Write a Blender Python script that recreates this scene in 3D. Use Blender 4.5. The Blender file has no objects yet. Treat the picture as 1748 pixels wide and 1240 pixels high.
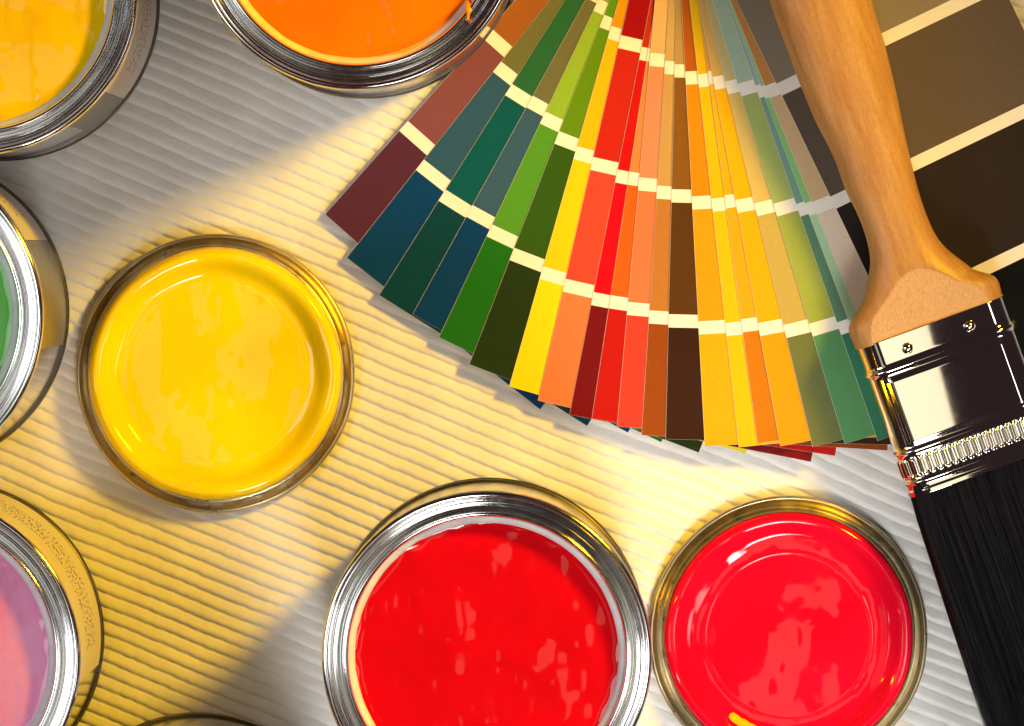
import bpy, math, random
import numpy as np
from mathutils import Vector

# ------------------------------------------------------------------ scale
S = 4907.0            # photo pixels per metre on the table top
D = 2.222             # camera height above the table (m)
CX, CY = 900.0, 430.0 # point of the table straight below the camera
R = math.radians
MM = 0.001
sc = bpy.context.scene
C = sc.collection
random.seed(4)

def P(px, py, z=0.0):
    k = (1 - z / D) / S
    return Vector(((px - CX) * k, (CY - py) * k, z))

# ------------------------------------------------------------------ camera
cam = bpy.data.cameras.new('camera')
cam.sensor_width = 36
cam.lens = 36 * D / (1748 / S)
cam.shift_x = (874 - CX) / 1748
cam.shift_y = (CY - 620) / 1748
cam.clip_start = 0.05
cam.clip_end = 50
co = bpy.data.objects.new('camera', cam)
co.location = (0, 0, D)
C.objects.link(co)
sc.camera = co
sc.render.engine = 'CYCLES'
sc.render.resolution_x, sc.render.resolution_y = 1024, 726
sc.view_settings.view_transform = 'Standard'
sc.view_settings.look = 'None'
sc.view_settings.exposure = 0.0
sc.view_settings.gamma = 1.0
sc.cycles.max_bounces = 8

# ------------------------------------------------------------------ studio light
w = bpy.data.worlds.new('World')
sc.world = w
w.use_nodes = True
w.node_tree.nodes['Background'].inputs[0].default_value = (1.0, 0.62, 0.70, 1)
w.node_tree.nodes['Background'].inputs[1].default_value = 0.025

def area(name, loc, target, sx, sy, power, col, spread=180):
    l = bpy.data.lights.new(name, 'AREA')
    l.shape = 'RECTANGLE'; l.size = sx; l.size_y = sy
    l.energy = power; l.color = col; l.spread = R(spread)
    o = bpy.data.objects.new(name, l)
    o.location = loc
    o.rotation_euler = (Vector(target) - Vector(loc)).to_track_quat('-Z', 'Y').to_euler()
    C.objects.link(o)
    return o

# white strip softbox hung high just below the picture: it is what the wet paint and the ferrule mirror
area('softbox_overhead', (0.153, -0.62, 0.90), (0.153, -0.5, 0.0), 0.165, 1.0, 0.155, (1.0, 0.91, 0.68), 90)
area('softbox_overhead_left', (-0.265, -0.14, 0.90), (-0.265, -0.13, 0.0), 0.20, 0.50, 0.065, (1.0, 0.96, 0.88), 90)
# two white softboxes with grids, beyond the right and the lower edge, aimed at the right half of the mat
area('softbox_right', (0.62, -0.22, 0.80), (0.16, -0.08, 0.0), 0.34, 0.34, 0.12, (1.0, 0.985, 0.965), 38)
area('softbox_front', (0.20, -0.80, 0.85), (0.050, -0.225, 0.0), 0.36, 0.36, 0.45, (1.0, 0.985, 0.965), 28)
# cool softbox to the left: reaches the can tops, while the cans shade the mat beside them
area('softbox_left', (-0.58, -0.06, 0.66), (0.02, -0.07, 0.0), 0.34, 0.42, 0.58, (0.90, 0.95, 1.0), 90)
# yellow-gelled spot from the upper right
sl = bpy.data.lights.new('gel_spot', 'SPOT')
sl.energy = 28.5; sl.color = (1.0, 0.575, 0.006)
sl.spot_size = R(62); sl.spot_blend = 1.0; sl.shadow_soft_size = 0.055
so = bpy.data.objects.new('gel_spot', sl)
so.location = (0.37, 0.28, 0.43)
so.rotation_euler = (Vector((-0.19, -0.16, 0)) - so.location).to_track_quat('-Z', 'Y').to_euler()
C.objects.link(so)

# ------------------------------------------------------------------ helpers
def s2l(c):
    c = c / 255.0
    return c / 12.92 if c <= 0.04045 else ((c + 0.055) / 1.055) ** 2.4

def lin(r, g, b, k=1.0):
    return (max(s2l(r) * k, 0.002), max(s2l(g) * k, 0.002), max(s2l(b) * k, 0.002), 1.0)

_lat = {}
def vnoise(x, y, seed=0):
    if seed not in _lat:
        _lat[seed] = np.random.RandomState(seed).rand(256, 256)
    T = _lat[seed]
    xi = np.floor(x).astype(int); yi = np.floor(y).astype(int)
    fx = x - xi; fy = y - yi
    fx = fx * fx * fx * (fx * (fx * 6 - 15) + 10); fy = fy * fy * fy * (fy * (fy * 6 - 15) + 10)
    a = T[xi & 255, yi & 255]; b = T[(xi + 1) & 255, yi & 255]
    c = T[xi & 255, (yi + 1) & 255]; d = T[(xi + 1) & 255, (yi + 1) & 255]
    return (a * (1 - fx) + b * fx) * (1 - fy) + (c * (1 - fx) + d * fx) * fy - 0.5

def fnoise(x, y, seed=0, oct=3):
    r = 0; a = 1.0
    for k in range(oct):
        r = r + a * vnoise(x * 2 ** k + 17.3 * k, y * 2 ** k + 5.1 * k, seed + k); a *= 0.5
    return r

def grid_mesh(name, V, wrap=False, smooth=True):
    """V is an (n, m, 3) array; wrap closes the m direction."""
    n, m = V.shape[:2]
    me = bpy.data.meshes.new(name)
    i = np.arange(n - 1)[:, None]
    j = np.arange(m if wrap else m - 1)[None, :]
    j2 = (j + 1) % m
    F = np.stack([i * m + j, i * m + j2, (i + 1) * m + j2, (i + 1) * m + j], -1).reshape(-1, 4)
    me.vertices.add(n * m)
    me.vertices.foreach_set('co', V.astype(np.float32).ravel())
    nf = len(F)
    me.loops.add(nf * 4); me.polygons.add(nf)
    me.loops.foreach_set('vertex_index', F.astype(np.int32).ravel())
    me.polygons.foreach_set('loop_start', np.arange(0, nf * 4, 4, dtype=np.int32))
    me.polygons.foreach_set('use_smooth', np.full(nf, smooth))
    me.update(calc_edges=True)
    return me

def py_mesh(name, verts, faces, smooth=False):
    me = bpy.data.meshes.new(name)
    me.from_pydata([tuple(v) for v in verts], [], faces)
    me.polygons.foreach_set('use_smooth', np.full(len(faces), smooth))
    me.update()
    return me

def obj(name, me, mat=None, parent=None, loc=(0, 0, 0), rot=(0, 0, 0)):
    o = bpy.data.objects.new(name, me)
    C.objects.link(o)
    if mat and not me.materials:
        me.materials.append(mat)
    o.parent = parent
    o.location = loc; o.rotation_euler = rot
    return o

def thing(name, label, cat, loc=(0, 0, 0), rot=(0, 0, 0), group=None):
    o = bpy.data.objects.new(name, None)
    C.objects.link(o)
    o.empty_display_size = 0.01
    o.location = loc; o.rotation_euler = rot
    o['label'] = label; o['category'] = cat
    if group: o['group'] = group
    return o

def spline(pts, sub=5):
    pts = [np.array(p, float) for p in pts]
    out = []
    for i in range(len(pts) - 1):
        p0 = pts[max(i - 1, 0)]; p1 = pts[i]; p2 = pts[i + 1]; p3 = pts[min(i + 2, len(pts) - 1)]
        for k in range(sub):
            t = k / sub
            out.append(0.5 * (2 * p1 + (p2 - p0) * t + (2 * p0 - 5 * p1 + 4 * p2 - p3) * t * t + (3 * p1 - p0 - 3 * p2 + p3) * t ** 3))
    out.append(pts[-1])
    return np.array(out)

def lathe(name, prof, n=192, sub=5, wob=0.0, seed=0):
    pr = spline(prof, sub) if sub > 1 else np.array(prof, float)
    a = np.linspace(0, 2 * math.pi, n, endpoint=False)
    V = np.zeros((len(pr), n, 3))
    rr = pr[:, 0][:, None] * np.ones(n)[None]
    zz = pr[:, 1][:, None] * np.ones(n)[None]
    if wob:
        rr = rr + wob * vnoise(8 + 3 * np.cos(a), 8 + 3 * np.sin(a), seed)[None]
        zz = zz + wob * vnoise(28 + 3 * np.cos(a), 8 + 3 * np.sin(a), seed)[None]
    V[..., 0] = rr * np.cos(a) * MM; V[..., 1] = rr * np.sin(a) * MM; V[..., 2] = zz * MM
    return grid_mesh(name, V[:, ::-1] if False else V, wrap=True)

# ------------------------------------------------------------------ materials
class NT:
    def __init__(s, name):
        s.m = bpy.data.materials.new(name); s.m.use_nodes = True
        s.t = s.m.node_tree; s.b = s.t.nodes['Principled BSDF']
    def n(s, typ, **kw):
        x = s.t.nodes.new(typ)
        for k, v in kw.items(): setattr(x, k, v)
        return x
    def l(s, a, b): s.t.links.new(a, b)
    def set(s, **kw):
        for k, v in kw.items(): s.b.inputs[k.replace('_', ' ')].default_value = v
        return s
    def noise(s, scale, detail=3, vec=None, rough=0.5):
        x = s.n('ShaderNodeTexNoise'); x.inputs['Scale'].default_value = scale
        x.inputs['Detail'].default_value = detail; x.inputs['Roughness'].default_value = rough
        if vec: s.l(vec, x.inputs['Vector'])
        return x.outputs['Fac']
    def ramp(s, fac, stops):
        x = s.n('ShaderNodeValToRGB'); s.l(fac, x.inputs[0])
        e = x.color_ramp.elements
        while len(e) < len(stops): e.new(0.5)
        for k, (p, c) in enumerate(stops):
            e[k].position = p; e[k].color = c if len(c) == 4 else (*c, 1)
        return x.outputs[0]
    def bump(s, h, strength, dist):
        x = s.n('ShaderNodeBump'); x.inputs['Strength'].default_value = strength
        x.inputs['Distance'].default_value = dist
        s.l(h, x.inputs['Height']); s.l(x.outputs[0], s.b.inputs['Normal'])
    def coord(s, out='Object', scale=None):
        x = s.n('ShaderNodeTexCoord').outputs[out]
        if scale:
            m = s.n('ShaderNodeMapping'); m.inputs['Scale'].default_value = scale
            s.l(x, m.inputs[0]); x = m.outputs[0]
        return x

def m_metal(name, col, rough, scratch=0.06, bump=True):
    t = NT(name).set(Metallic=1.0, Roughness=rough); t.b.inputs['Base Color'].default_value = (*col, 1)
    f = t.noise(260, 4, t.coord())
    t.l(t.ramp(f, [(0.3, (rough - scratch * 0.5,) * 3), (0.75, (rough + scratch,) * 3)]), t.b.inputs['Roughness'])
    if bump: t.bump(t.noise(900, 2, t.coord()), 0.05, 0.0002)
    return t.m

def m_paint(name, c1, c2, rough=0.05, scale=30, ior=1.42):
    t = NT(name).set(IOR=ior)
    f = t.noise(scale, 3, t.coord())
    t.l(t.ramp(f, [(0.35, c1), (0.65, c2)]), t.b.inputs['Base Color'])
    t.l(t.ramp(t.noise(90, 3, t.coord()), [(0.4, (rough,) * 3), (0.7, (rough + 0.05,) * 3)]), t.b.inputs['Roughness'])
    return t.m

M = {}
M['tin'] = m_metal('can_tin', (0.88, 0.88, 0.87), 0.10, 0.05, False)
M['tin_body'] = m_metal('can_body_tin', (0.62, 0.60, 0.57), 0.10)
M['chrome'] = m_metal('ferrule_chrome', (0.88, 0.82, 0.72), 0.045, 0.012, False)
M['lid'] = m_metal('lid_gold_lacquer', (0.55, 0.47, 0.30), 0.30, 0.1)
M['seam'] = m_metal('can_seam_dark', (0.12, 0.11, 0.10), 0.3)

t = NT('lip_white').set(Roughness=0.45)
t.l(t.ramp(t.noise(120, 3, t.coord()), [(0.3, (0.55, 0.55, 0.54)), (0.7, (0.72, 0.72, 0.70))]), t.b.inputs['Base Color'])
M['lip'] = t.m

t = NT('mat_surface').set(Roughness=0.55)
t.l(t.ramp(t.noise(45, 5, t.coord(), 0.6), [(0.3, (0.62, 0.61, 0.59)), (0.7, (0.74, 0.735, 0.72))]), t.b.inputs['Base Color'])
t.bump(t.noise(1500, 4, t.coord(), 0.7), 0.25, 0.0004)
M['mat'] = t.m

t = NT('card_stock').set(Roughness=0.5)
t.l(t.ramp(t.noise(400, 3, t.coord()), [(0.3, (0.76, 0.73, 0.66)), (0.7, (0.80, 0.77, 0.70))]), t.b.inputs['Base Color'])
M['card'] = t.m

t = NT('printed_colour').set(Roughness=0.33, IOR=1.24)
oi = t.n('ShaderNodeObjectInfo')
mx = t.n('ShaderNodeMix', data_type='RGBA', blend_type='MULTIPLY'); mx.inputs[0].default_value = 1.0
t.l(oi.outputs['Color'], mx.inputs['A'])
t.l(t.ramp(t.noise(600, 4, t.coord()), [(0.3, (0.93, 0.93, 0.93)), (0.7, (1, 1, 1))]), mx.inputs['B'])
t.l(mx.outputs['Result'], t.b.inputs['Base Color'])
t.l(t.ramp(t.noise(60, 4, t.coord()), [(0.35, (0.33,) * 3), (0.7, (0.38,) * 3)]), t.b.inputs['Roughness'])
t.bump(t.noise(35, 2, t.coord()), 0.12, 0.004)
M['print'] = t.m

# ------------------------------------------------------------------ the mat: ribbed, creased sheet (real relief)
SLOPE = -22.5
def build_mat():
    pit, q = 4.55, 4.7
    u = np.arange(-262, 262, 0.80); v = np.arange(-232, 232, 0.40)
    U, Vv = np.meshgrid(u, v, indexing='ij')
    warp = 3.2 * vnoise(U / 75 + 40, Vv / 60 + 40, 11) + 0.9 * vnoise(U / 22 + 40, Vv / 30 + 40, 12) + 0.42 * vnoise(U / 5 + 90, Vv / 4.5 + 90, 13)
    Vw = Vv + warp
    row = np.floor(Vw / pit)
    rs = np.random.RandomState(5).rand(512)
    off = rs[(row.astype(int)) % 512] * q
    uu = U + off + 1.0 * vnoise(U / 7 + 60, row * 1.7 + 60, 14)
    cell = uu / q - np.floor(uu / q)
    Vw2 = Vw + 0.22 * np.sin(math.pi * cell)
    row2 = np.floor(Vw2 / pit); tt = Vw2 / pit - row2
    rib = 1 - 0.48 * np.abs(2 * tt - 1) ** 2.0 - 0.52 * np.abs(2 * tt - 1) ** 7
    # ribs lean a little to one side
    lean = 0.16 * np.sin(2 * math.pi * tt)
    amp = 0.82 + 0.30 * vnoise(U / 40 + 70, Vv / 40 + 70, 15)
    cd = np.minimum(cell, 1 - cell) * q
    crease = np.exp(-(cd / 0.36) ** 2) * (0.5 + 0.9 * (vnoise(U / 3 + 9, Vv / 3 + 9, 16) + 0.5))
    H = amp * (rib + lean) - 0.19 * crease + 0.11 * fnoise(U / 2.2 + 80, Vv / 2.2 + 80, 17, 2)
    H = H - 1.06
    a = R(SLOPE)
    X = (U * math.cos(a) - Vv * math.sin(a)) * MM; Y = (U * math.sin(a) + Vv * math.cos(a)) * MM - 0.04
    return np.stack([X, Y, H * MM], -1)
o = obj('ribbed_mat', grid_mesh('ribbed_mat', build_mat()), M['mat']); o['kind'] = 'structure'
me = py_mesh('table', [(-1.2, -1.2, -0.004), (1.2, -1.2, -0.004), (1.2, 1.2, -0.004), (-1.2, 1.2, -0.004)], [(0, 1, 2, 3)])
o = obj('table', me, M['mat']); o['kind'] = 'structure'

# ------------------------------------------------------------------ paint cans
body_me = lathe('can_body', [(0.5, 1.0), (50, 1.0), (52.6, 0.9), (53.2, 2.5), (53.2, 4), (53.2, 60), (53.2, 114), (53.2, 115.6)], 192, 3)
seam_me = lathe('can_seam', [(53.0, 3.2), (53.8, 3.0), (54.05, 2.0), (54.05, 1.0), (53.6, 0.15), (52.6, 0.05), (52.3, 0.8)], 192, 3)
rim_me = lathe('can_rim', [(53.0, 115.0), (53.9, 115.6), (54.36, 116.8), (54.40, 118.4), (54.0, 119.5), (53.2, 120.0), (52.4, 119.7),
                           (51.9, 118.7), (51.5, 117.4), (51.0, 117.0), (50.5, 117.3), (50.0, 117.6), (49.5, 117.2), (49.1, 116.1),
                           (48.5, 115.6), (47.9, 116.0), (47.6, 117.2), (47.1, 118.0), (46.5, 118.1), (45.9, 117.5), (45.6, 116.2), (45.5, 114.5)], 256, 6, 0.10, 31)
lip_me = lathe('can_lip', [(45.5, 115.4), (44.9, 114.8), (44.2, 114.2), (43.7, 113.2), (43.4, 111.5), (43.2, 100)], 192, 3)

def can_paint(seed, amp, rough_edge):
    nr, na = 90, 220
    r = 44.6 * np.linspace(0.00002, 1, nr) ** 0.9
    a = np.linspace(0, 2 * math.pi, na, endpoint=False)
    Rr, A = np.meshgrid(r, a, indexing='ij')
    X = Rr * np.cos(A); Y = Rr * np.sin(A)
    Z = 112.2 + amp * fnoise(X / 17 + 50, Y / 17 + 50, seed, 3) + 0.25 * amp * np.abs(vnoise(X / 6 + 50, Y / 9 + 90, seed + 7))
    e = np.clip((Rr - 41.0) / 3.6, 0, 1)
    Z = Z + e ** 2 * (0.9 + rough_edge * (fnoise(40 + 9 * np.cos(A), 40 + 9 * np.sin(A), seed + 3, 3) + 0.1))
    return grid_mesh('can_paint', np.stack([X, Y, Z], -1) * MM, wrap=True)

def label_mesh(a0, a1, z0, z1, r):
    n = max(8, int((a1 - a0) / 2.0))
    verts = []; faces = []
    for i in range(n + 1):
        a = R(a0 + (a1 - a0) * i / n)
        for z, rr in ((z0, r), (z1, r)):
            verts.append((rr * math.cos(a) * MM, rr * math.sin(a) * MM, z * MM))
    for i in range(n):
        faces.append((2 * i, 2 * i + 2, 2 * i + 3, 2 * i + 1))
    me = py_mesh('can_label', verts, faces, True)
    uv = me.uv_layers.new(name='UVMap')
    for p in me.polygons:
        for li in p.loop_indices:
            v = verts[me.loops[li].vertex_index]
            k = me.loops[li].vertex_index // 2
            uv.data[li].uv = (k / n * (a1 - a0) * R(1) * 53.4, v[2] * 1000)
    return me

# printed label: pale paper with a block of tiny unreadable text
t = NT('label_paper').set(Roughness=0.4)
uv = t.n('ShaderNodeTexCoord').outputs['UV']
sep = t.n('ShaderNodeSeparateXYZ'); t.l(uv, sep.inputs[0])
mp = t.n('ShaderNodeMapping'); mp.inputs['Scale'].default_value = (1.1, 0.16, 1); t.l(uv, mp.inputs[0])
nz = t.n('ShaderNodeTexNoise'); nz.inputs['Scale'].default_value = 1.0; nz.inputs['Detail'].default_value = 1.0; t.l(mp.outputs[0], nz.inputs['Vector'])
gt = t.n('ShaderNodeMath', operation='GREATER_THAN'); t.l(nz.outputs['Fac'], gt.inputs[0]); gt.inputs[1].default_value = 0.57
def window(sock, lo, hi):
    a = t.n('ShaderNodeMath', operation='GREATER_THAN'); t.l(sock, a.inputs[0]); a.inputs[1].default_value = lo
    b = t.n('ShaderNodeMath', operation='LESS_THAN'); t.l(sock, b.inputs[0]); b.inputs[1].default_value = hi
    c = t.n('ShaderNodeMath', operation='MULTIPLY'); t.l(a.outputs[0], c.inputs[0]); t.l(b.outputs[0], c.inputs[1])
    return c.outputs[0]
m1 = t.n('ShaderNodeMath', operation='MULTIPLY'); t.l(window(sep.outputs[0], 9, 75), m1.inputs[0]); t.l(window(sep.outputs[1], 34, 78), m1.inputs[1])
m2 = t.n('ShaderNodeMath', operation='MULTIPLY'); t.l(m1.outputs[0], m2.inputs[0]); t.l(gt.outputs[0], m2.inputs[1])
mx = t.n('ShaderNodeMix', data_type='RGBA'); t.l(m2.outputs[0], mx.inputs[0])
mx.inputs['A'].default_value = (0.66, 0.61, 0.58, 1); mx.inputs['B'].default_value = (0.10, 0.09, 0.09, 1)
t.l(mx.outputs['Result'], t.b.inputs['Base Color'])
M['label'] = t.m
t = NT('label_dark_print').set(Roughness=0.3)
t.l(t.ramp(t.noise(300, 4, t.coord()), [(0.35, (0.10, 0.095, 0.09)), (0.7, (0.19, 0.18, 0.165))]), t.b.inputs['Base Color'])
M['label_dark'] = t.m

def can(px, py, label, c1, c2, seed, amp=1.0, edge=1.6, lab=None, scale=30, rot=0):
    b = P(px, py, 0.120)      # rim centre in the photo
    r = thing('paint_can', label, 'paint can', (b.x, b.y, 0), (0, 0, 0), 'open paint cans')
    obj('body', body_me, M['tin_body'], r)
    obj('base_seam', seam_me, M['seam'], r)
    obj('rim', rim_me, M['tin'], r, rot=(0, 0, rot))
    obj('inner_lip', lip_me, M['lip'], r)
    if c1:
        obj('paint', can_paint(seed, amp, edge), m_paint('paint_%d' % seed, c1, c2, scale=scale), r)
    if lab:
        a0, a1, dark = lab
        obj('label', label_mesh(a0, a1, 4.5, 113.5, 53.45), M['label'], r)
        if dark:
            obj('label_stripe', label_mesh(a0 - dark, a0 - 0.3, 4.5, 113.5, 53.45), M['label_dark'], r)
    return r

can(-45, -16, 'paint can of amber yellow paint in the top left corner', lin(255, 195, 0), lin(255, 208, 10), 101, 1.4, 0.7, (-38, 110, 18))
can(608, -128, 'paint can of bright orange paint beside the colour fan', lin(255, 112, 0, .9), lin(255, 125, 0, .95), 121, 0.8, 1.2, None, rot=1)
can(-208, 540, 'paint can of green paint at the left edge', lin(88, 178, 66), lin(104, 190, 78), 141, 0.6, 0.6, (28, 120, 40), rot=2)
can(-145, 1125, 'paint can of pink paint in the bottom left corner', lin(212, 112, 152), lin(226, 146, 182), 161, 1.4, 0.6, (-10, 120, 0), 18, rot=3)
can(831, 1120, 'paint can of deep red paint at the bottom centre', lin(186, 0, 14), lin(200, 0, 18), 181, 0.85, 0.7, None, rot=4)
can(308, 1543, 'paint can cut off by the bottom edge, only its base seam showing', None, None, 0)

# ------------------------------------------------------------------ lids with pooled paint
lid_me = lathe('lid_metal', [(43.0, 9.0), (43.4, 7.0), (43.6, 4.0), (43.9, 2.6), (44.6, 2.2), (45.6, 2.5), (46.4, 3.0), (46.9, 3.7), (47.5, 4.1), (48.1, 3.8), (48.45, 3.0), (48.4, 1.6), (47.9, 0.5), (47.0, 0.05), (46.2, 0.4)], 256, 5, 0.35, 51)
bot_me = lathe('lid_panel', [(46.2, 0.4), (44, 0.6), (20, 0.6), (0.2, 0.6)], 128, 2)

def lid(px, py, label, mat, seed, amp, prof, ridge=0.0):
    b = P(px, py, 0.004)
    r = thing('lid_with_paint', label, 'lid', (b.x, b.y, 0), (0, 0, 0), 'upturned can lids')
    obj('rim', lid_me, M['lid'], r)
    obj('panel', bot_me, M['lid'], r)
    pr = spline(prof, 8)
    na = 300
    a = np.linspace(0, 2 * math.pi, na, endpoint=False)
    Rr = np.repeat(pr[:, 0][:, None], na, 1); Z = np.repeat(pr[:, 1][:, None], na, 1)
    A = np.repeat(a[None], len(pr), 0)
    # the ragged lower edge of the paint on the outside of the plug
    ed = np.clip((Rr - 42.9) / 0.9, 0, 1) * np.clip((10 - Z) / 3, 0, 1)
    Z = Z + ed * 3.0 * fnoise(30 + 7 * np.cos(A), 30 + 7 * np.sin(A), seed + 2, 3)
    Rr = Rr + 0.5 * vnoise(30 + 2 * np.cos(A), 60 + 2 * np.sin(A), seed + 4) * (Rr / 43)
    X = Rr * np.cos(A); Y = Rr * np.sin(A)
    inner = np.clip((40 - Rr) / 8, 0, 1)
    Z = Z + amp * inner * (vnoise(X / 26 + 50, Y / 26 + 50, seed) + 0.26 * vnoise(X / 10 + 50, Y / 10 + 50, seed + 1) + 0.05 * vnoise(X / 3.6 + 50, Y / 3.6 + 50, seed + 2) + 0.12 * np.maximum(0, vnoise(X / 6 + 50, Y / 6 + 20, seed + 5)))
    Z = Z - ridge * (0.9 * X - 0.42 * Y + 2.0) ** 2 * inner * np.clip(1.15 - (Rr / 40) ** 4, 0, 1)
    Z = Z + 0.5 * fnoise(X / 16 + 80, Y / 16 + 80, seed + 9, 2) * np.clip((Rr - 30) / 6, 0, 1) * np.clip((43 - Rr) / 2, 0, 1)
    obj('paint', grid_mesh('lid_paint', np.stack([X, Y, Z], -1) * MM, wrap=True), mat, r)
    return r

lid(368, 638, 'upturned tin lid holding a pool of yellow paint', m_paint('paint_lid_yellow', lin(244, 204, 0), lin(250, 216, 0), 0.03, 30), 211, 1.9,
    [(43.9, 5.2), (43.75, 6.8), (43.4, 8.6), (42.6, 10.7), (41.2, 11.7), (39.6, 11.5), (37.8, 10.3), (36.2, 8.7), (34.4, 7.5), (32.6, 7.0), (31.6, 6.95), (30.6, 6.95), (29.6, 6.9), (26, 6.85), (18, 6.95), (9, 7.05), (3, 7.1), (0.003, 7.1)])
rl = lid(1346, 1085, 'upturned tin lid holding a pool of coral red paint', m_paint('paint_lid_red', lin(216, 6, 36), lin(226, 12, 46), 0.03), 247, 1.5,
    [(43.3, 5.0), (43.2, 6.8), (42.8, 8.6), (41.8, 10.0), (40.2, 10.5), (38.4, 9.9), (36.8, 8.8), (35.2, 8.0), (33.2, 7.7), (31, 7.5), (29.6, 7.5), (28.8, 7.58), (28.0, 7.45), (25, 7.6), (18, 7.75), (9, 7.85), (3, 7.88), (0.003, 7.88)], 0.0011)

# ------------------------------------------------------------------ fan of colour cards
SF = S / (1 - 0.009 / D)                    # px per metre at the cards' height
WID, LEN = 421 / SF, 1090 / SF
CH, BAR = 191 / SF, 22.5 / SF               # colour patch, cream bar
TH = 0.00028
def slab(name, x0, x1, y0, y1, z0, z1):
    v = [(x0, y0, z0), (x1, y0, z0), (x1, y1, z0), (x0, y1, z0), (x0, y0, z1), (x1, y0, z1), (x1, y1, z1), (x0, y1, z1)]
    f = [(3, 2, 1, 0), (4, 5, 6, 7), (0, 1, 5, 4), (1, 2, 6, 5), (2, 3, 7, 6), (3, 0, 4, 7)]
    return py_mesh(name, v, f)
card_me = slab('card', 0, WID, 0, LEN, 0, TH)
patch_me = []
for k in range(5):
    y0 = k * (CH + BAR); y1 = y0 + CH
    if k == 0: y0 += 0.00004
    e = 0.00007
    patch_me.append(py_mesh('colour_patch', [(e, y0, TH + 0.00002), (WID - e, y0, TH + 0.00002), (WID - e, y1, TH + 0.00002), (e, y1, TH + 0.00002)], [(0, 1, 2, 3)]))
    patch_me[-1].materials.append(M['print'])
# left end corner in the photo, turn from vertical, colours from the end inwards
cards = [
 (555, 366, 41.6, [(92, 44, 60), (138, 78, 76), (168, 98, 40), (150, 80, 30)]),
 (592, 440, 38.2, [(0, 66, 108), (50, 90, 108), (116, 116, 66), (110, 110, 60)]),
 (647, 504, 32.2, [(0, 68, 72), (0, 90, 86), (44, 108, 62), (60, 100, 30)]),
 (704, 537, 28.8, [(0, 64, 108), (58, 94, 110), (116, 114, 72), (110, 110, 60)]),
 (749, 576, 25.3, [(34, 116, 18), (88, 156, 40), (152, 190, 52), (150, 180, 40)]),
 (801, 622, 21.1, [(40, 58, 6), (54, 92, 0), (104, 148, 0), (98, 156, 16)]),
 (869, 660, 15.8, [(255, 232, 0), (255, 212, 0), (255, 194, 0), (242, 160, 0)]),
 (918, 684, 12.8, [(255, 132, 72), (255, 76, 48), (206, 40, 18), (168, 0, 6)]),
 (972, 708, 11.1, [(124, 16, 14), (240, 8, 20), (214, 18, 2), (200, 48, 0)]),
 (1010, 715, 8.7, [(198, 26, 0), (226, 100, 18), (236, 140, 72), (236, 148, 80)]),
 (1053, 728, 5.1, [(240, 68, 46), (240, 126, 74), (240, 146, 100), (236, 186, 122)]),
 (1095, 743, 3.6, [(156, 74, 10), (194, 124, 52), (206, 160, 88), (212, 172, 102)]),
 (1136, 750, 1.4, [(60, 32, 2), (92, 56, 0), (140, 90, 24), (190, 152, 84)]),
 (1203, 762, -3.0, [(246, 178, 0), (246, 164, 0), (242, 146, 0), (190, 96, 0)]),
 (1261, 764, -6.3, [(248, 198, 0), (248, 198, 0), (246, 194, 0), (246, 194, 0)]),
 (1293, 757, -7.6, [(212, 126, 0), (255, 176, 20), (255, 182, 0), (230, 160, 40)]),
 (1332, 762, -10.4, [(246, 164, 0), (255, 182, 0), (255, 186, 0), (226, 182, 92)]),
 (1387, 763, -13.5, [(116, 122, 70), (202, 176, 96), (220, 192, 116), (214, 196, 140)]),
 (1442, 758, -16.6, [(96, 156, 100), (166, 180, 84), (176, 190, 112), (182, 206, 182)]),
 (1498, 753, -19.0, [(56, 128, 96), (100, 146, 114), (132, 170, 154), (164, 194, 182)]),
 (1524, 748, -20.6, [(120, 180, 120), (188, 224, 178), (150, 210, 130), (170, 210, 160)]),
 (1546, 742, -22.0, [(240, 220, 200), (250, 226, 200), (232, 196, 148), (220, 152, 80)]),
 (1602, 722, -25.6, [(6, 5, 5), (48, 38, 32), (106, 90, 78), (152, 138, 120), (180, 165, 140)]),
]
pv = P(1160, -282, 0.009)
fan = thing('colour_fan', 'spread fan of paint colour cards with cream bars, under the brush', 'colour fan', (pv.x, pv.y, 0))
for i, (px, py, ang, cols) in enumerate(cards):
    z = (2.6 + 0.45 * i) * MM
    p = P(px, py, z)
    c = obj('card', card_me, M['card'], fan, (p.x - pv.x, p.y - pv.y, z), (0, 0, R(-ang)))
    for k, col in enumerate(cols):
        q = obj('colour_patch', patch_me[k], None, c)
        cc = lin(*col, 0.79)
        q.color = (min(cc[0] * 0.95, 0.9), min(cc[1], 0.9), min(cc[2] * (1.25 if i < 17 else 1.0) + 0.002, 0.9), 1)
n = 40
obj('rivet', lathe('fan_rivet', [(0.1, 14.4), (4.5, 14.4), (5.5, 14.0), (5.6, 13.4), (3.0, 13.2), (3.0, 2.0), (6.0, 1.8), (6.0, 0.0)], 48, 1), M['tin'], fan, (0, 0, 0))
obj('backing_board', slab('backing', -0.043, 0.043, -0.05, 0.02, 0.0001, 0.0024), M['card'], fan, (0, 0, 0))

# ------------------------------------------------------------------ paint brush
ZB = 0.0285
SB = S / (1 - ZB / D)
fc = (1587, 547); ev = (0.940, -0.341); dv = (0.341, 0.940)
def loc2(px, py):
    x, y = px - fc[0], py - fc[1]
    return ((x * ev[0] + y * ev[1]) / SB * 1000, (x * dv[0] + y * dv[1]) / SB * 1000)   # lateral, along (mm)
bp = P(*fc, ZB)
TILT = 3.6
brush = thing('paint_brush', 'wide paint brush with wooden handle, chrome ferrule and black bristles', 'paint brush', bp, (R(TILT), 0, math.asin(0.341)))

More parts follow.
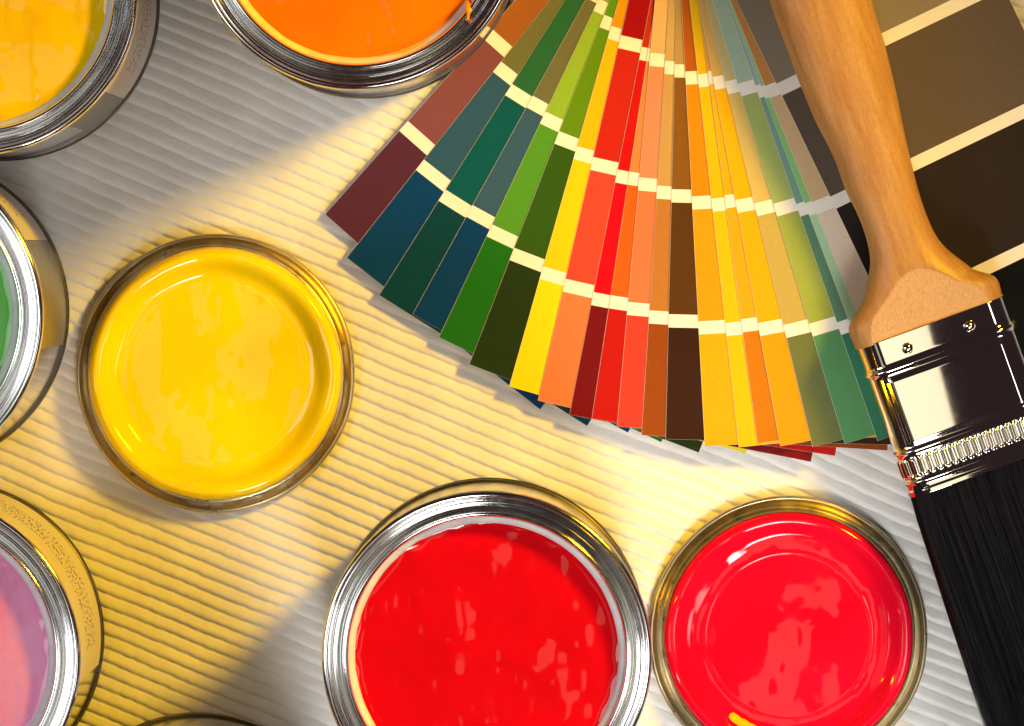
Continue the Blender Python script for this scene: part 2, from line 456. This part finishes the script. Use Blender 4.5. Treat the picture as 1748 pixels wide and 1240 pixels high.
# handle -----------------------------------------------------------
t = NT('beech_wood').set(Roughness=0.42, IOR=1.45)
v1 = t.coord('Object', (420, 40, 420))
v2 = t.coord('Object', (1900, 520, 1900))
f1 = t.noise(1.0, 4, v1, 0.6); f2 = t.noise(1.0, 2, v2, 0.6)
c1 = t.ramp(f1, [(0.28, lin(156, 110, 62)), (0.52, lin(170, 126, 76)), (0.74, lin(180, 140, 90))])
c2 = t.ramp(f2, [(0.32, (0.62, 0.56, 0.5)), (0.6, (1, 1, 1))])
mx = t.n('ShaderNodeMix', data_type='RGBA', blend_type='MULTIPLY'); mx.inputs[0].default_value = 0.38
t.l(c1, mx.inputs['A']); t.l(c2, mx.inputs['B']); t.l(mx.outputs['Result'], t.b.inputs['Base Color'])
t.bump(f2, 0.12, 0.0004)
M['wood'] = t.m
t = NT('sanded_wood').set(Roughness=0.7)
f2 = t.noise(1.0, 3, t.coord('Object', (2600, 900, 2600)), 0.65)
t.l(t.ramp(f2, [(0.3, lin(166, 126, 86)), (0.5, lin(182, 144, 104)), (0.7, lin(194, 160, 122))]), t.b.inputs['Base Color'])
t.bump(f2, 0.12, 0.0003)
M['raw_wood'] = t.m

Lp = [(1240, -330), (1252, -230), (1276, -110), (1311, 0), (1336, 70), (1363, 141), (1391, 208), (1421, 267), (1443, 326), (1462, 364), (1476, 400), (1484, 434), (1484, 463), (1473, 513), (1454, 548), (1449, 562), (1451, 574), (1458, 590)]
Rp = [(1400, -330), (1436, -230), (1464, -110), (1486, 0), (1510, 82), (1528, 156), (1542, 223), (1558, 293), (1573, 345), (1592, 393), (1614, 423), (1651, 452), (1661, 460), (1684, 467), (1697, 472), (1704, 481), (1707, 492), (1710, 504)]
L = np.array([loc2(*p) for p in spline(Lp, 4)]); Rr_ = np.array([loc2(*p) for p in spline(Rp, 4)])
# order along the axis and resample
ss = np.concatenate([np.linspace(-172, -40, 70), np.linspace(-39.5, 0.6, 150)])
def resamp(A):
    k = np.argsort(A[:, 1]); return np.interp(ss, A[k, 1], A[k, 0])
lx = resamp(L); rx = resamp(Rr_)
b_s = np.interp(ss, [-172, -130, -110, -70, -45, -28, -16, -8, 1], [10.5, 11.5, 11.0, 9.6, 9.4, 10.2, 11.4, 12.2, 12.4])
cap = np.interp(ss, [-172, -23, -17, 1], [40, 40, 11.6, 10.0])
capf = np.where(ss > -24, 11.6 - (ss + 17) * (1.5 / 18.0), 60)
na = 260
a = np.linspace(0, 2 * math.pi, na, endpoint=False)
V = np.zeros((len(ss) + 2, na, 3))
ex = np.interp(ss, [-172, -60, -20, 1], [2.0, 2.05, 2.5, 3.2])
for i, s in enumerate(ss):
    mid = (lx[i] + rx[i]) / 2; hw = (rx[i] - lx[i]) / 2
    endf = math.sqrt(max(0.02, 1 - max(0, (-150 - s) / 22.5) ** 2)) if s < -150 else 1
    ca, sa = np.cos(a), np.sin(a)
    k = 2 / ex[i]
    x = mid + hw * endf * np.sign(ca) * np.abs(ca) ** k
    z = b_s[i] * endf * np.sign(sa) * np.abs(sa) ** k
    if s > -60:
        # soft minimum with the sanded facet
        pl = 9.9 - s * 0.055
        d = z - pl
        z = np.where(d > -0.25, np.where(d > 0.25, pl, z - (d + 0.25) ** 2), z)
        z = np.maximum(z, -10.2)
    V[i + 1, :, 0] = x; V[i + 1, :, 1] = -s; V[i + 1, :, 2] = z
V[0] = V[1].mean(0); V[-1] = V[-2].mean(0)
hme = grid_mesh('brush_handle', V * MM, wrap=True)
hme.materials.append(M['wood']); hme.materials.append(M['raw_wood'])
mi = np.zeros(len(hme.polygons), np.int32)
zc = V[..., 2]; sv = -V[..., 1]
flat = (zc > (9.9 - sv * 0.055) - 0.02) & (sv > -40)
fq = (flat[:-1] & flat[1:]); fq = fq & np.roll(fq, -1, 1)
mi[:] = fq.ravel().astype(np.int32)
hme.polygons.foreach_set('material_index', mi)
obj('handle', hme, None, brush)

# ferrule ----------------------------------------------------------
HW, HT, RC = 26.9, 10.0, 7.5
def rrect(n, hw, hh, rc):
    pts = []; 
    segs = []
    per = [2 * (hw - rc), math.pi / 2 * rc, 2 * (hh - rc), math.pi / 2 * rc] * 2
    tot = sum(per)
    out = np.zeros((n, 4))
    for i in range(n):
        d = i / n * tot; k = 0
        while d > per[k]: d -= per[k]; k += 1
        if k == 0: p = (-(hw - rc) + d, hh, 0, 1)
        elif k == 1: f = d / rc; p = (hw - rc + rc * math.sin(f), hh - rc + rc * math.cos(f), math.sin(f), math.cos(f))
        elif k == 2: p = (hw, hh - rc - d, 1, 0)
        elif k == 3: f = d / rc; p = (hw - rc + rc * math.cos(f), -(hh - rc) - rc * math.sin(f), math.cos(f), -math.sin(f))
        elif k == 4: p = (hw - rc - d, -hh, 0, -1)
        elif k == 5: f = d / rc; p = (-(hw - rc) - rc * math.sin(f), -(hh - rc) - rc * math.cos(f), -math.sin(f), -math.cos(f))
        elif k == 6: p = (-hw, -(hh - rc) + d, -1, 0)
        else: f = d / rc; p = (-(hw - rc) - rc * math.cos(f), hh - rc + rc * math.sin(f), -math.cos(f), math.sin(f))
        out[i] = p
    return out
N = 720
per = rrect(N, HW, HT, RC)
fs = np.concatenate([[0.0], np.arange(0.0, 54.9, 0.22), [54.9]])
V = np.zeros((len(fs), N, 3))
xx, zz, nx, nz_ = per.T
face = np.abs(nz_)
def g(s, c, w): return np.exp(-((s - c) / w) ** 2)
def sm(x, a, b):
    t_ = np.clip((x - a) / (b - a), 0, 1); return t_ * t_ * (3 - 2 * t_)
for i, s in enumerate(fs):
    off = np.zeros(N)
    off += 0.85 * g(s, 10.6, 1.1)                              # upper bead
    off += 0.75 * g(s, 39.4, 0.9) + 0.75 * g(s, 50.2, 0.8)      # beads either side of the ribs
    off += 0.35 * sm(s, 52.6, 53.2)                             # rolled lower edge
    # pillowed panel on the wide faces
    pan = sm(s, 12.2, 15.0) * (1 - sm(s, 36, 38.6)) * (1 - sm(np.abs(xx), 19.4, 22.0)) * (face > 0.9)
    off += 0.55 * pan
    # row of upright ribs
    arc = np.where(face > 0.5, xx, np.sign(xx) * (HW - RC) + np.sign(xx) * 5 + zz * 0.9)
    ribp = np.clip(np.cos(2 * math.pi * arc / 2.78) * 1.3 + 0.1, -0.8, 1)
    off += 0.45 * ribp * sm(s, 41.2, 42.6) * (1 - sm(s, 47.2, 48.6))
    tap = -0.012 * s
    if i == 0 or i == len(fs) - 1: off -= 0.6
    V[i, :, 0] = xx + nx * (off + 0)
    bow = 0.9 * (1 - (np.clip(np.abs(xx) / HW, 0, 1)) ** 2) * np.sign(nz_) * (face > 0.02)
    V[i, :, 1] = -s
    V[i, :, 2] = zz + nz_ * (off + tap) + bow * face
fer = obj('ferrule', grid_mesh('brush_ferrule', V * MM, wrap=True), M['chrome'], brush)
rv = lathe('ferrule_rivet', [(0.05, 1.35), (0.7, 1.25), (1.4, 0.85), (1.85, 0.25), (2.0, -0.3), (2.05, -0.8)], 40, 4)
for px, py in ((1545, 591), (1650, 553)):
    x, s = loc2(px, py)
    obj('rivet', rv, M['chrome'], fer, (x * MM, -s * MM, (HT + 0.75) * MM))

# bristles ---------------------------------------------------------
t = NT('black_bristle').set(Roughness=0.36, IOR=1.18)
t.l(t.ramp(t.noise(1.0, 3, t.coord('Object', (900, 6, 900))), [(0.3, (0.0015, 0.0015, 0.002)), (0.7, (0.008, 0.0075, 0.010))]), t.b.inputs['Base Color'])
M['bristle'] = t.m
t = NT('bristle_fibre').set(Roughness=0.24, IOR=1.23)
t.l(t.ramp(t.noise(1.0, 2, t.coord('Object', (1400, 8, 1400))), [(0.35, (0.0015, 0.0015, 0.003)), (0.7, (0.010, 0.010, 0.016))]), t.b.inputs['Base Color'])
M['strand'] = t.m
def br_half(s):      # half width / half thickness along the bristles
    return np.interp(s, [50, 56, 100, 140, 172], [25.8, 26.6, 27.6, 27.8, 27.0]), np.interp(s, [50, 56, 90, 140, 172], [9.2, 9.6, 10.2, 9.6, 6.0])
ns = 40; nn = 260
bs = np.linspace(50, 168, ns)
base = rrect(nn, 1, 1, 0.55)
V = np.zeros((ns + 1, nn, 3))
rnd = np.random.RandomState(3)
for i, s in enumerate(bs):
    hw, ht = br_half(s)
    groove = 0.35 * vnoise(np.arange(nn) * 0.55, np.full(nn, s / 60 + 3), 61) + 0.3 * vnoise(np.arange(nn) * 0.13, np.full(nn, s / 50 + 3), 62)
    V[i, :, 0] = base[:, 0] * (hw - 0.8 + groove); V[i, :, 2] = base[:, 1] * (ht - 0.7 + groove); V[i, :, 1] = -s
V[ns] = V[ns - 1].mean(0)
brc = obj('bristles', grid_mesh('bristle_core', V * MM, wrap=True), M['bristle'], brush)
# loose strands lying on the outside of the bundle
NSTR, K = 5200, 9
verts = []; faces = []
seg = np.linspace(0, 1, K)
for j in range(NSTR):
    # mostly upper face and the two sides
    f = rnd.rand()
    th = base[int(rnd.rand() * nn)] if f < 0.25 else None
    if th is None:
        th = (rnd.uniform(-0.97, 0.97), 1.0, 0, 1)
    s0, s1 = 51.0, rnd.uniform(150, 174)
    s = s0 + (s1 - s0) * seg
    hw, ht = br_half(s)
    drift = rnd.normal(0, 0.9) * seg ** 1.5 + 0.25 * math.sin(rnd.rand() * 6) * np.sin(seg * rnd.uniform(2, 6))
    lift = rnd.uniform(-0.5, 0.3) + (rnd.rand() < 0.06) * rnd.uniform(0.3, 1.6) * seg ** 1.3
    x = th[0] * hw + drift + th[2] * lift; z = th[1] * (ht - 0.25) + th[3] * lift
    if abs(th[0]) < 0.99: z = z - 0.0
    w_ = rnd.uniform(0.07, 0.12)
    b0 = len(verts)
    for k in range(K):
        ww = w_ * (1 - 0.6 * seg[k])
        for dx, dz in ((-ww, -ww * .6), (ww, -ww * .6), (0, ww)):
            verts.append(((x[k] + dx) * MM, -s[k] * MM, (z[k] + dz) * MM))
    for k in range(K - 1):
        for q in range(3):
            q2 = (q + 1) % 3
            faces.append((b0 + 3 * k + q, b0 + 3 * k + q2, b0 + 3 * k + 3 + q2, b0 + 3 * k + 3 + q))
o = obj('bristle_strands', py_mesh('bristle_strands', verts, faces, True), M['strand'], brush)
o['kind'] = 'stuff'

# ------------------------------------------------------------------ drips and smears
def smear(name, pts, wid, hgt, seed):
    """a raised run of paint following pts (local mm)"""
    c = spline(pts, 8); n = len(c); m = 9
    T = np.gradient(c, axis=0); T /= np.linalg.norm(T, axis=1)[:, None] + 1e-9
    side = np.stack([-T[:, 1], T[:, 0], np.zeros(n)], -1)
    side /= np.linalg.norm(side, axis=1)[:, None] + 1e-9
    f = np.linspace(0, 1, n)
    w_ = wid * np.sqrt(np.clip(1 - (2 * f - 1) ** 4, 0.0, 1)) * (0.75 + 0.9 * (vnoise(f * 5 + 20, f * 0 + 3, seed) + 0.5))
    V = np.zeros((n, m, 3))
    for j in range(m):
        t_ = -1 + 2 * j / (m - 1)
        V[:, j] = c + side * (w_ * t_)[:, None]
        V[:, j, 2] += hgt * (1 - t_ * t_) * np.minimum(1, w_ / wid) - 0.15
    return grid_mesh(name, V * MM)

def find_can(px, py):
    b = P(px, py, 0.120)
    return min((o for o in C.objects if o.name.startswith('paint_can')), key=lambda o: (o.location.x - b.x) ** 2 + (o.location.y - b.y) ** 2)
oc = find_can(608, -128)
a0 = math.atan2(-(22 + 128), 795 - 608)
def rp(r, da, z): return (r * math.cos(a0 + da), r * math.sin(a0 + da), z)
drip_m = m_paint('paint_drip_orange', lin(255, 140, 0), lin(255, 165, 0))
obj('paint_drip', smear('drip', [rp(43.6, 0.10, 113.4), rp(45.2, 0.06, 117.0), rp(46.6, 0.02, 118.4), rp(47.6, -0.02, 117.4), rp(48.2, -0.03, 116.2)], 0.8, 0.5, 3), drip_m, oc)
obj('paint_smear', smear('smear', [rp(43.9, -0.75, 113.2), rp(44.7, -0.6, 114.3), rp(44.9, -0.4, 114.6), rp(44.5, -0.25, 113.8)], 0.7, 0.25, 5), drip_m, oc)
rb = rl.location
q = [P(px, py, 0.009) for px, py in ((1246, 1219), (1258, 1229), (1272, 1237), (1290, 1243))]
obj('paint_smear', smear('smear_y', [((p.x - rb.x) * 1000, (p.y - rb.y) * 1000, z) for p, z in zip(q, (9.0, 9.6, 10.2, 10.6))], 1.0, 0.5, 8), m_paint('paint_smear_yellow', lin(255, 175, 0), lin(255, 195, 0)), rl)
